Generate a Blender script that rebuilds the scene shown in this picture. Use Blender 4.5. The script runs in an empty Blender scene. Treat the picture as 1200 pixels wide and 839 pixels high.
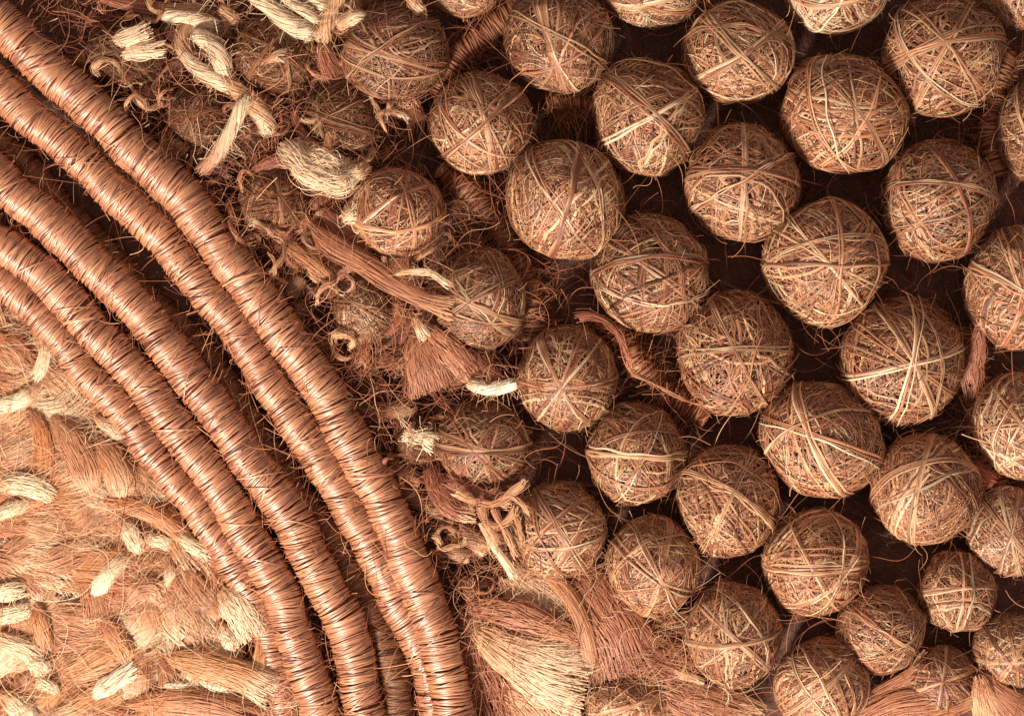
import bpy, math
import numpy as np

# ------------------------------------------------------------------ camera, light, exposure
S = 0.001                       # one working unit is a millimetre
H = 3000.0                      # camera height above the cloth, mm
scene = bpy.context.scene
scene.view_settings.view_transform = 'Standard'
scene.view_settings.look = 'None'
scene.view_settings.gamma = 1.0
scene.view_settings.exposure = 0.0
scene.cycles.max_bounces = 5
scene.cycles.diffuse_bounces = 3
scene.cycles.glossy_bounces = 2
C = scene.collection

cam_d = bpy.data.cameras.new('camera'); cam = bpy.data.objects.new('camera', cam_d); C.objects.link(cam)
cam.location = (0, 0, H * S); cam_d.sensor_width = 36; cam_d.lens = 36 * H / 1200.0
cam_d.clip_start = 0.05; cam_d.clip_end = 50
scene.camera = cam

world = bpy.data.worlds.new("World"); scene.world = world; world.use_nodes = True
bg = world.node_tree.nodes['Background']
bg.inputs['Color'].default_value = (1.0, 0.70, 0.57, 1); bg.inputs['Strength'].default_value = 0.36

from mathutils import Vector
def lamp(name, loc, target, size, power, col):
    d = bpy.data.lights.new(name, 'AREA'); d.shape = 'DISK'; d.size = size; d.energy = power; d.color = col
    o = bpy.data.objects.new(name, d); C.objects.link(o); o.location = loc
    o.rotation_euler = (Vector(target) - Vector(loc)).to_track_quat('-Z', 'Y').to_euler()
    return o
lamp('studio_lamp', (-1.4, -3.0, 2.55), (0.0, 0.02, 0.0), 0.8, 352.0, (1.0, 0.85, 0.69))

# ------------------------------------------------------------------ materials
def nt(name):
    m = bpy.data.materials.new(name); m.use_nodes = True
    t = m.node_tree; return m, t, t.nodes['Principled BSDF']
def fibre_material(name, rough, spec, streak=(0.55, 1.35), u=0.03, v=1.4, bump=0.5, sheen=0.0):
    """fibre colour from the per-strand colour attribute, broken up by fine streaks running along the strand"""
    m, t, p = nt(name)
    at = t.nodes.new('ShaderNodeAttribute'); at.attribute_name = 'Col'
    uv = t.nodes.new('ShaderNodeUVMap'); mp = t.nodes.new('ShaderNodeMapping'); mp.inputs['Scale'].default_value = (u, v, 1)
    n = t.nodes.new('ShaderNodeTexNoise'); n.inputs['Scale'].default_value = 1.0; n.inputs['Detail'].default_value = 3
    r = t.nodes.new('ShaderNodeMapRange'); r.inputs['From Min'].default_value = 0.3; r.inputs['From Max'].default_value = 0.7
    r.inputs['To Min'].default_value = streak[0]; r.inputs['To Max'].default_value = streak[1]
    mul = t.nodes.new('ShaderNodeVectorMath'); mul.operation = 'SCALE'
    b = t.nodes.new('ShaderNodeBump'); b.inputs['Strength'].default_value = bump; b.inputs['Distance'].default_value = 0.0006
    L = t.links.new
    L(uv.outputs[0], mp.inputs[0]); L(mp.outputs[0], n.inputs['Vector']); L(n.outputs['Fac'], r.inputs['Value'])
    L(at.outputs['Color'], mul.inputs[0]); L(r.outputs[0], mul.inputs['Scale']); L(mul.outputs[0], p.inputs['Base Color'])
    L(n.outputs['Fac'], b.inputs['Height']); L(b.outputs[0], p.inputs['Normal'])
    p.inputs['Roughness'].default_value = rough; p.inputs['Specular IOR Level'].default_value = spec
    p.inputs['Sheen Weight'].default_value = sheen
    return m
M_SISAL = fibre_material('sisal_fibre', 0.44, 0.55, (0.3, 1.4), 0.02, 1.6, 0.8)
M_SHADED = fibre_material('shaded_sisal_fibre', 0.7, 0.12, (0.35, 1.35), 0.02, 1.6, 0.6)  # shaded copy of the sisal, low gloss, for the dim balls
M_SILK = fibre_material('silky_wrapping_thread', 0.45, 0.9, (0.7, 1.2), 0.05, 1.2, 0.2)
p_ = M_SILK.node_tree.nodes['Principled BSDF']; p_.inputs['Coat Weight'].default_value = 0.85; p_.inputs['Coat Roughness'].default_value = 0.47; p_.inputs['Coat IOR'].default_value = 1.85; p_.inputs['Coat Tint'].default_value = (1, .97, .94, 1)
M_WOOL = fibre_material('combed_wool', 0.5, 0.5, (0.8, 1.15), 0.02, 1.5, 0.15)
M_WOOL.node_tree.nodes['Principled BSDF'].inputs['Subsurface Weight'].default_value = 0.0
M_HAIR = fibre_material('loose_hair', 0.6, 0.2, (0.8, 1.1), 0.05, 1.0, 0.0)

def core_material(name, c0, c1, scale):
    m, t, p = nt(name)
    tc = t.nodes.new('ShaderNodeTexCoord')
    n = t.nodes.new('ShaderNodeTexNoise'); n.inputs['Scale'].default_value = scale; n.inputs['Detail'].default_value = 8; n.inputs['Roughness'].default_value = 0.7
    cr = t.nodes.new('ShaderNodeValToRGB'); cr.color_ramp.elements[0].position = 0.35; cr.color_ramp.elements[1].position = 0.68
    cr.color_ramp.elements[0].color = (*c0, 1); cr.color_ramp.elements[1].color = (*c1, 1)
    b = t.nodes.new('ShaderNodeBump'); b.inputs['Distance'].default_value = 0.002; b.inputs['Strength'].default_value = 0.8
    L = t.links.new
    L(tc.outputs['Object'], n.inputs['Vector']); L(n.outputs['Fac'], cr.inputs[0]); L(cr.outputs[0], p.inputs['Base Color'])
    L(n.outputs['Fac'], b.inputs['Height']); L(b.outputs[0], p.inputs['Normal']); p.inputs['Roughness'].default_value = 0.9
    p.inputs['Specular IOR Level'].default_value = 0.1
    return m
M_CORE = core_material('packed_fibre_gap_shade', (0.07, 0.022, 0.012), (0.22, 0.085, 0.045), 160)  # core coloured dark to deepen the shade in gaps between turns
M_CORDCORE = core_material('cord_core_fibre', (0.10, 0.03, 0.018), (0.26, 0.09, 0.048), 160)
M_FELT = core_material('tan_felt', (0.28, 0.10, 0.045), (0.55, 0.26, 0.12), 30)
def ground_material():
    m, t, p = nt('dark_brown_cloth')
    tc = t.nodes.new('ShaderNodeTexCoord'); L = t.links.new
    facs = []
    for sc in ((900, 90, 1), (90, 900, 1)):
        mp = t.nodes.new('ShaderNodeMapping'); mp.inputs['Scale'].default_value = sc
        n = t.nodes.new('ShaderNodeTexNoise'); n.inputs['Scale'].default_value = 1; n.inputs['Detail'].default_value = 2
        L(tc.outputs['Object'], mp.inputs[0]); L(mp.outputs[0], n.inputs['Vector']); facs.append(n)
    big = t.nodes.new('ShaderNodeTexNoise'); big.inputs['Scale'].default_value = 9; big.inputs['Detail'].default_value = 4
    L(tc.outputs['Object'], big.inputs['Vector'])
    a = t.nodes.new('ShaderNodeMath'); a.operation = 'MAXIMUM'; L(facs[0].outputs['Fac'], a.inputs[0]); L(facs[1].outputs['Fac'], a.inputs[1])
    s = t.nodes.new('ShaderNodeMath'); s.operation = 'ADD'; L(a.outputs[0], s.inputs[0])
    k = t.nodes.new('ShaderNodeMath'); k.operation = 'MULTIPLY'; k.inputs[1].default_value = 0.35; L(big.outputs['Fac'], k.inputs[0]); L(k.outputs[0], s.inputs[1])
    cr = t.nodes.new('ShaderNodeValToRGB'); e = cr.color_ramp.elements
    e[0].position = 0.58; e[0].color = (0.15, 0.082, 0.068, 1); e[1].position = 0.95; e[1].color = (0.27, 0.15, 0.125, 1)
    L(s.outputs[0], cr.inputs[0]); L(cr.outputs[0], p.inputs['Base Color'])
    b = t.nodes.new('ShaderNodeBump'); b.inputs['Distance'].default_value = 0.001; L(a.outputs[0], b.inputs['Height']); L(b.outputs[0], p.inputs['Normal'])
    p.inputs['Roughness'].default_value = 0.95; p.inputs['Specular IOR Level'].default_value = 0.1
    return m
M_GROUND = ground_material()

# ------------------------------------------------------------------ helpers
def W(px, py, z=0.0):
    k = (H - z) / H
    return np.array([(px - 600) * k, (419.5 - py) * k, z])
def unit(a): return a / (np.linalg.norm(a, axis=-1, keepdims=True) + 1e-9)

class Strands:
    """collects arched ribbons (three vertices across) and links them as one mesh"""
    def __init__(s): s.V, s.F, s.UV, s.Cc, s.n = [], [], [], [], 0
    def add(s, P, N, w, th, col, keep=None, rng=None):
        # P (n,m,3) N (n,m,3) w scalar/(n,1)/(n,m) th same, col (n,3) or (n,m,3), keep (n,m-1) bool
        n, m, _ = P.shape
        T = unit(np.gradient(P, axis=1)); B = unit(np.cross(T, N)); Nn = unit(np.cross(B, T))
        w = np.broadcast_to(np.asarray(w, float), (n, m)) if np.ndim(w) != 1 else np.broadcast_to(w[:, None], (n, m))
        th = np.broadcast_to(np.asarray(th, float), (n, m)) if np.ndim(th) != 1 else np.broadcast_to(th[:, None], (n, m))
        V = np.empty((n, m, 3, 3))
        V[:, :, 0] = P - B * (w / 2)[..., None] - Nn * th[..., None]
        V[:, :, 1] = P
        V[:, :, 2] = P + B * (w / 2)[..., None] - Nn * th[..., None]
        col = np.asarray(col, float)
        if col.ndim == 2: col = np.broadcast_to(col[:, None, :], (n, m, 3))
        cc = np.broadcast_to(col[:, :, None, :], (n, m, 3, 3))
        seg = np.linalg.norm(np.diff(P, axis=1), axis=2); u = np.concatenate([np.zeros((n, 1)), np.cumsum(seg, 1)], 1)
        ids = (np.arange(n) * 7.31 % 997)[:, None, None]
        vv = ids + (w[..., None] * np.array([-.5, 0, .5])) 
        uv = np.stack([np.broadcast_to((u + ids[:, :, 0] * 31)[..., None], (n, m, 3)), vv], -1)
        idx = s.n + np.arange(n * m * 3).reshape(n, m, 3)
        a = idx[:, :-1, :-1]; b = idx[:, 1:, :-1]; c = idx[:, 1:, 1:]; d = idx[:, :-1, 1:]
        F = np.stack([a, d, c, b], -1)               # (n,m-1,2,4)
        if keep is not None: F = F[keep]
        s.V.append(V.reshape(-1, 3)); s.F.append(F.reshape(-1, 4)); s.UV.append(uv.reshape(-1, 2)); s.Cc.append(cc.reshape(-1, 3)); s.n += n * m * 3
    def build(s, name, mat, parent=None, org=(0, 0, 0), stuff=False):
        V = np.concatenate(s.V); F = np.concatenate(s.F); UV = np.concatenate(s.UV); Cc = np.concatenate(s.Cc)
        used = np.zeros(len(V), bool); used[F.ravel()] = True
        remap = np.cumsum(used) - 1; V = V[used]; UV = UV[used]; Cc = Cc[used]; F = remap[F]
        me = bpy.data.meshes.new(name); nf = len(F)
        me.vertices.add(len(V)); me.vertices.foreach_set('co', ((V - np.asarray(org)) * S).astype(np.float32).ravel())
        me.loops.add(nf * 4); me.loops.foreach_set('vertex_index', F.astype(np.int32).ravel())
        me.polygons.add(nf); me.polygons.foreach_set('loop_start', np.arange(0, nf * 4, 4, dtype=np.int32))
        me.polygons.foreach_set('use_smooth', np.ones(nf, bool))
        me.update(calc_edges=True)
        ul = me.uv_layers.new(name='UVMap'); ul.data.foreach_set('uv', UV[F.ravel()].astype(np.float32).ravel())
        ca = me.color_attributes.new('Col', 'FLOAT_COLOR', 'POINT')
        ca.data.foreach_set('color', np.concatenate([np.clip(Cc, 0, .95), np.ones((len(Cc), 1))], 1).astype(np.float32).ravel())
        me.materials.append(mat)
        o = bpy.data.objects.new(name, me); C.objects.link(o)
        if parent is not None: o.parent = parent
        else: o.location = np.asarray(org) * S
        if stuff: o['kind'] = 'stuff'
        return o

def grid_object(name, V, F, mat, parent=None, org=(0, 0, 0)):
    me = bpy.data.meshes.new(name); me.from_pydata(((V - np.asarray(org)) * S).tolist(), [], F.tolist())
    for p in me.polygons: p.use_smooth = True
    me.materials.append(mat); o = bpy.data.objects.new(name, me); C.objects.link(o)
    if parent is not None: o.parent = parent
    else: o.location = np.asarray(org) * S
    return o
def thing(name, label, cat, org, group=None):
    o = bpy.data.objects.new(name, None); C.objects.link(o); o.empty_display_size = 0.02
    o.location = np.asarray(org) * S; o['label'] = label; o['category'] = cat
    if group: o['group'] = group
    return o
def spline(pts, n):
    """Catmull-Rom through pts (k,d), resampled to n points at equal arc length"""
    p = np.asarray(pts, float); p = np.vstack([2 * p[0] - p[1], p, 2 * p[-1] - p[-2]])
    out = []
    for i in range(1, len(p) - 2):
        t = np.linspace(0, 1, 40, endpoint=False)[:, None]
        a, b, c, d = p[i - 1], p[i], p[i + 1], p[i + 2]
        out.append(.5 * ((2 * b) + (-a + c) * t + (2 * a - 5 * b + 4 * c - d) * t ** 2 + (-a + 3 * b - 3 * c + d) * t ** 3))
    q = np.vstack(out + [p[-2][None]])
    L = np.concatenate([[0], np.cumsum(np.linalg.norm(np.diff(q[:, :3], axis=0), axis=1))])
    s = np.linspace(0, L[-1], n)
    return np.stack([np.interp(s, L, q[:, k]) for k in range(q.shape[1])], 1), L[-1]
def wob(rng, n, x, amp, freqs):
    """n smooth random curves over x"""
    r = np.zeros((n, len(x)))
    for f in freqs: r += np.sin(x[None] * f + rng.uniform(0, 6.28, (n, 1))) * rng.normal(0, 1, (n, 1)) / len(freqs) ** .5
    return r * amp
def mixcol(rng, n, palette, weights, jit=0.12):
    pal = np.array(palette); k = rng.choice(len(pal), n, p=np.array(weights) / sum(weights))
    return pal[k] * np.exp(rng.normal(0, jit, (n, 1)))
def smooth(x, a, b):
    t = np.clip((x - a) / (b - a + 1e-9), 0, 1); return t * t * (3 - 2 * t)

CREAM = (0.84, 0.65, 0.45); STRAW = (0.70, 0.41, 0.235); TAN = (0.53, 0.245, 0.13); RUST = (0.36, 0.132, 0.075); BROWN = (0.16, 0.055, 0.032); UMBER = (0.075, 0.026, 0.016)
ROSE = (0.47, 0.20, 0.11)

# ------------------------------------------------------------------ the cloth underneath
def cloth():
    rng = np.random.default_rng(5)
    nx, ny = 150, 110
    X, Y = np.meshgrid(np.linspace(-1100, 1100, nx), np.linspace(-850, 850, ny))
    Z = -6 + 3.5 * np.sin(X / 61 + np.sin(Y / 83)) * np.sin(Y / 71) + rng.normal(0, .6, X.shape)
    V = np.stack([X, Y, Z], -1).reshape(-1, 3); i = np.arange(nx * ny).reshape(ny, nx)
    F = np.stack([i[:-1, :-1], i[:-1, 1:], i[1:, 1:], i[1:, :-1]], -1).reshape(-1, 4)
    o = grid_object('ground', V, F, M_GROUND); o['kind'] = 'structure'
cloth()

def hair_field(name, n, zr, region, seed, pal, wts, label, length=(25, 80), width=(0.7, 1.3), m=9):
    rng = np.random.default_rng(seed)
    st = Strands(); c = []
    while len(c) < n:
        x, y = rng.uniform(-40, 1240), rng.uniform(-40, 880)
        if region(x, y): c.append(W(x, y, rng.uniform(*zr)))
    c = np.array(c); a = rng.uniform(0, 6.283, n); L = rng.uniform(*length, n); t = np.linspace(0, 1, m)
    cur = rng.normal(0, 1.4, n)
    ang = a[:, None] + cur[:, None] * t + wob(rng, n, t, .35, (5, 9))
    step = (L / (m - 1))[:, None]
    P = np.zeros((n, m, 3)); P[:, :, 0] = np.cumsum(np.cos(ang) * step, 1); P[:, :, 1] = np.cumsum(np.sin(ang) * step, 1)
    P[:, :, 2] = wob(rng, n, t, 5, (3, 6)); P += c[:, None]
    P[:, :, 2] = np.maximum(P[:, :, 2], 1.0)
    N = np.zeros_like(P); N[..., 2] = 1
    w = rng.uniform(*width, n)
    st.add(P, N, w, w * .4, mixcol(rng, n, pal, wts, .2))
    o = st.build(name, M_HAIR, stuff=True); o['label'] = label; o['category'] = 'fibre fuzz'
    return o

# ------------------------------------------------------------------ balls
def sphere_core(rx, ry, rz, seed):
    rng = np.random.default_rng(seed); nu, nv = 28, 16
    th = np.linspace(0, 2 * np.pi, nu, endpoint=False); ph = np.linspace(0, np.pi, nv + 1)
    V = [];
    for p in ph:
        for t in th:
            V.append((math.sin(p) * math.cos(t), math.sin(p) * math.sin(t), math.cos(p)))
    V = np.array(V) * np.array([rx, ry, rz]) * 0.815
    F = []
    for i in range(nv):
        for j in range(nu):
            F.append((i * nu + j, (i + 1) * nu + j, (i + 1) * nu + (j + 1) % nu, i * nu + (j + 1) % nu))
    return V, np.array(F)

BALL_N = [0]
def ball(cx, cy, rx, ry, label, knot=(0, -.1), angs=(), extra=(), tone=1.0, z=None, seed=None, pale=0.0, fuzz=90, red=0.0):  # low tone puts the shade of the dim balls into their colour
    BALL_N[0] += 1
    rng = np.random.default_rng(seed or 1000 + BALL_N[0] * 17)
    rz = (rx + ry) / 2; 
    if z is None: z = rz * 0.66
    ctr = W(cx, cy, z); k = (H - z) / H; rx *= k; ry *= k; rz *= k * .96
    org = np.array([ctr[0], ctr[1], max(0., z - rz)])
    root = thing('fibre_ball', label, 'fibre ball', org, 'balls wound from sisal fibre')
    tilt = rng.uniform(0, 6.28); sq = rng.uniform(.97, 1.02)
    lump_d = unit(rng.normal(0, 1, (9, 3))); lump_a = rng.normal(0, .034, 9)
    facet_n = unit(rng.normal(0, 1, (16, 3))); facet_h = rng.uniform(.89, .985, 16)
    def shape(D):
        """unit direction -> surface point with lumps"""
        r = 1 + (np.abs(np.einsum('...k,jk->...j', D, lump_d)) ** 6 * lump_a).sum(-1) * 1.6
        fl = np.einsum('...k,jk->...j', D, facet_n); fl = np.where(fl > .3, facet_h / np.maximum(fl, .3), 9).min(-1)
        r = np.minimum(r, fl * .35 + np.minimum(fl, 1.03) * .65)
        return D * np.clip(r, .945, 1.05)[..., None] * np.array([rx, ry, rz])
    V, F = sphere_core(rx, ry, rz, 0); grid_object('core', V + ctr, F, M_CORE, root, org)
    pal = [(.82, .60, .38) if pale < .3 else CREAM, STRAW, TAN, RUST, (.19, .07, .035)]; wt = [1.6 + 6 * pale, 3.8, 3.8, 3.4 + 7 * red, 2.8]; msis = M_SISAL if tone > .78 else M_SHADED
    st = Strands(); m = 40; t = np.linspace(0, 2 * np.pi, m); dth = t[1]
    zlim = -0.28
    # wound turns, in groups sharing an axis
    ng = int(rng.integers(36, 54)); tmax = rng.choice([6, 9, 14]); wsc = rng.uniform(.8, 1.15); tone = tone * rng.uniform(.80, .98)
    hue = np.array([1, rng.uniform(.94, 1.07), rng.uniform(.9, 1.12)])
    for g in range(ng):
        ax = unit(rng.normal(0, 1, 3)); 
        nturn = rng.integers(3, tmax)
        e1 = unit(np.cross(ax, [0.3, 0.7, 0.2])); e2 = np.cross(ax, e1)
        off = rng.uniform(-.68, .5) + np.arange(nturn) * rng.uniform(.03, .085)
        off = np.clip(off + rng.normal(0, .02, nturn), -.9, .9)
        A = ax[None] + rng.normal(0, .09, (nturn, 3)); A = unit(A)
        o_ = off[:, None] + wob(rng, nturn, t, .028, (2, 5, 9, 15))
        D = A[:, None] * np.sin(o_)[..., None] + np.cos(o_)[..., None] * (e1 * np.cos(t)[:, None] + e2 * np.sin(t)[:, None])[None]
        D = unit(D)
        rad = 0.90 + 0.095 * g / ng + rng.normal(0, .009, (nturn, 1)) + wob(rng, nturn, t, .007, (3, 7, 11))
        P = shape(D) * rad[..., None]
        w = (1.3 + 3.2 * rng.random(nturn) ** 1.8) * wsc * (rx / 66) ** .5
        keep = (D[:, :-1, 2] > zlim) & (rng.random((nturn, 1)) < 1)
        # turns dive under the others here and there
        gate = wob(rng, nturn, t[:-1], 1, (1.3, 2.6)) > -0.8
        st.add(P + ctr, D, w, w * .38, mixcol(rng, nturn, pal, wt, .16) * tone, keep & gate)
    # matted short fibres in every direction
    def mat(n, lo, hi, wlo, whi, r0, r1, wavy, zmin=-.15):
        c = unit(rng.normal(0, 1, (n, 3))); c[:, 2] = np.abs(c[:, 2]) * np.where(rng.random(n) < .85, 1, -1) * 1; 
        c = c[c[:, 2] > zmin]; n = len(c); mm = 8
        d = unit(np.cross(c, rng.normal(0, 1, (n, 3)))); L = rng.uniform(lo, hi, n); b = np.cross(c, d)
        s = np.linspace(-.5, .5, mm); a = L[:, None] * s
        cv = rng.normal(0, wavy, (n, 1)) * (s ** 2) * 4 * L[:, None] + wob(rng, n, s * 6.28, .02, (1, 2))
        D = unit(c[:, None] * np.cos(a)[..., None] + d[:, None] * np.sin(a)[..., None] + b[:, None] * cv[..., None])
        rad = rng.uniform(r0, r1, (n, 1)) + .012 * np.cos(s * 6.28)[None] * rng.random((n, 1))
        w = rng.uniform(wlo, whi, n)
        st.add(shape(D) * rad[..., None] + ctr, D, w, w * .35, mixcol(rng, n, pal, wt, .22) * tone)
    mat(150, .8, 2.2, .9, 2.0, .90, .98, .15)
    mat(230, .5, 1.6, .5, 1.0, .955, 1.0, .3)
    st.build('winding', msis, root, org, stuff=True)
    # broad bands tied over the top, through the knot and beside it
    specs = [(knot[0], knot[1], a, 1.0) for a in angs] + [(e[0], e[1], e[2], e[3] if len(e) > 3 else .8) for e in extra]
    for bi, (kx, ky, a, wd) in enumerate(specs):
        wd = wd * (1.25 if bi < 2 else 1)
        kz = math.sqrt(max(.05, 1 - kx * kx - ky * ky)); kp = np.array([kx, ky, kz]); a = math.radians(a)
        d = np.array([math.cos(a), math.sin(a), 0]); d = unit(d - kp * d.dot(kp)); b = np.cross(kp, d)
        nb = rng.integers(2, 6); bs = Strands(); s = np.linspace(-1.9, 1.9, 44)
        spread = (np.linspace(-1, 1, nb) + rng.normal(0, .25, nb)) * rng.uniform(.022, .042) * wd
        sp = spread[:, None] * (.62 + .9 * np.abs(np.sin(s - .1)))[None] + wob(rng, nb, s, .016, (2, 5, 8)) + rng.uniform(-.07, .07) * np.cos(s * 1.3)[None]
        D = unit(kp * np.cos(s)[None, :, None] + d * np.sin(s)[None, :, None] + b * sp[..., None])
        rad = 1.0 + rng.uniform(0, .016) + rng.normal(0, .004, (nb, 1)) + wob(rng, nb, s, .002, (3,))
        w = rng.uniform(1.2, 3.2, nb) * wd * (rx / 66) ** .5
        keep = D[:, :-1, 2] > -.3
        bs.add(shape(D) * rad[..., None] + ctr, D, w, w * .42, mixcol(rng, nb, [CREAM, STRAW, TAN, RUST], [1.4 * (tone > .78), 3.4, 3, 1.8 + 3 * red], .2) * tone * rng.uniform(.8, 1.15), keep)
        bs.build('band', msis, root, org)
    # loose hairs standing off the ball
    hs = Strands(); n = fuzz; mm = 9; s = np.linspace(0, 1, mm)
    cl = unit(rng.normal(0, 1, (7, 3))); c = unit(rng.normal(0, .75, (n, 3)) * np.array([1, 1, .5]) + cl[rng.integers(0, 7, n)] * rng.uniform(0, 1.6, (n, 1))); c[:, 2] = np.abs(c[:, 2])
    d = unit(np.cross(c, rng.normal(0, 1, (n, 3))) + c * rng.uniform(.1, .9, (n, 1))); L = rng.uniform(.08, .36, n) * rx; L[:6] = rng.uniform(.6, 1.3, 6) * rx
    bend = unit(np.cross(c, d)) * rng.normal(0, .5, (n, 1)) - c * rng.uniform(0, .5, (n, 1))
    P = (shape(c) * .985)[:, None] + d[:, None] * (L[:, None] * s)[..., None] + bend[:, None] * (L[:, None] * s ** 2)[..., None]
    w = rng.uniform(.45, .9, n)
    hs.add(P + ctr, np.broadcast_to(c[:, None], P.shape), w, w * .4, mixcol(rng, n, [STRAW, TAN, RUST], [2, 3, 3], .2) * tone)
    hs.build('loose_hairs', M_HAIR, root, org, stuff=True)
    return root

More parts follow.
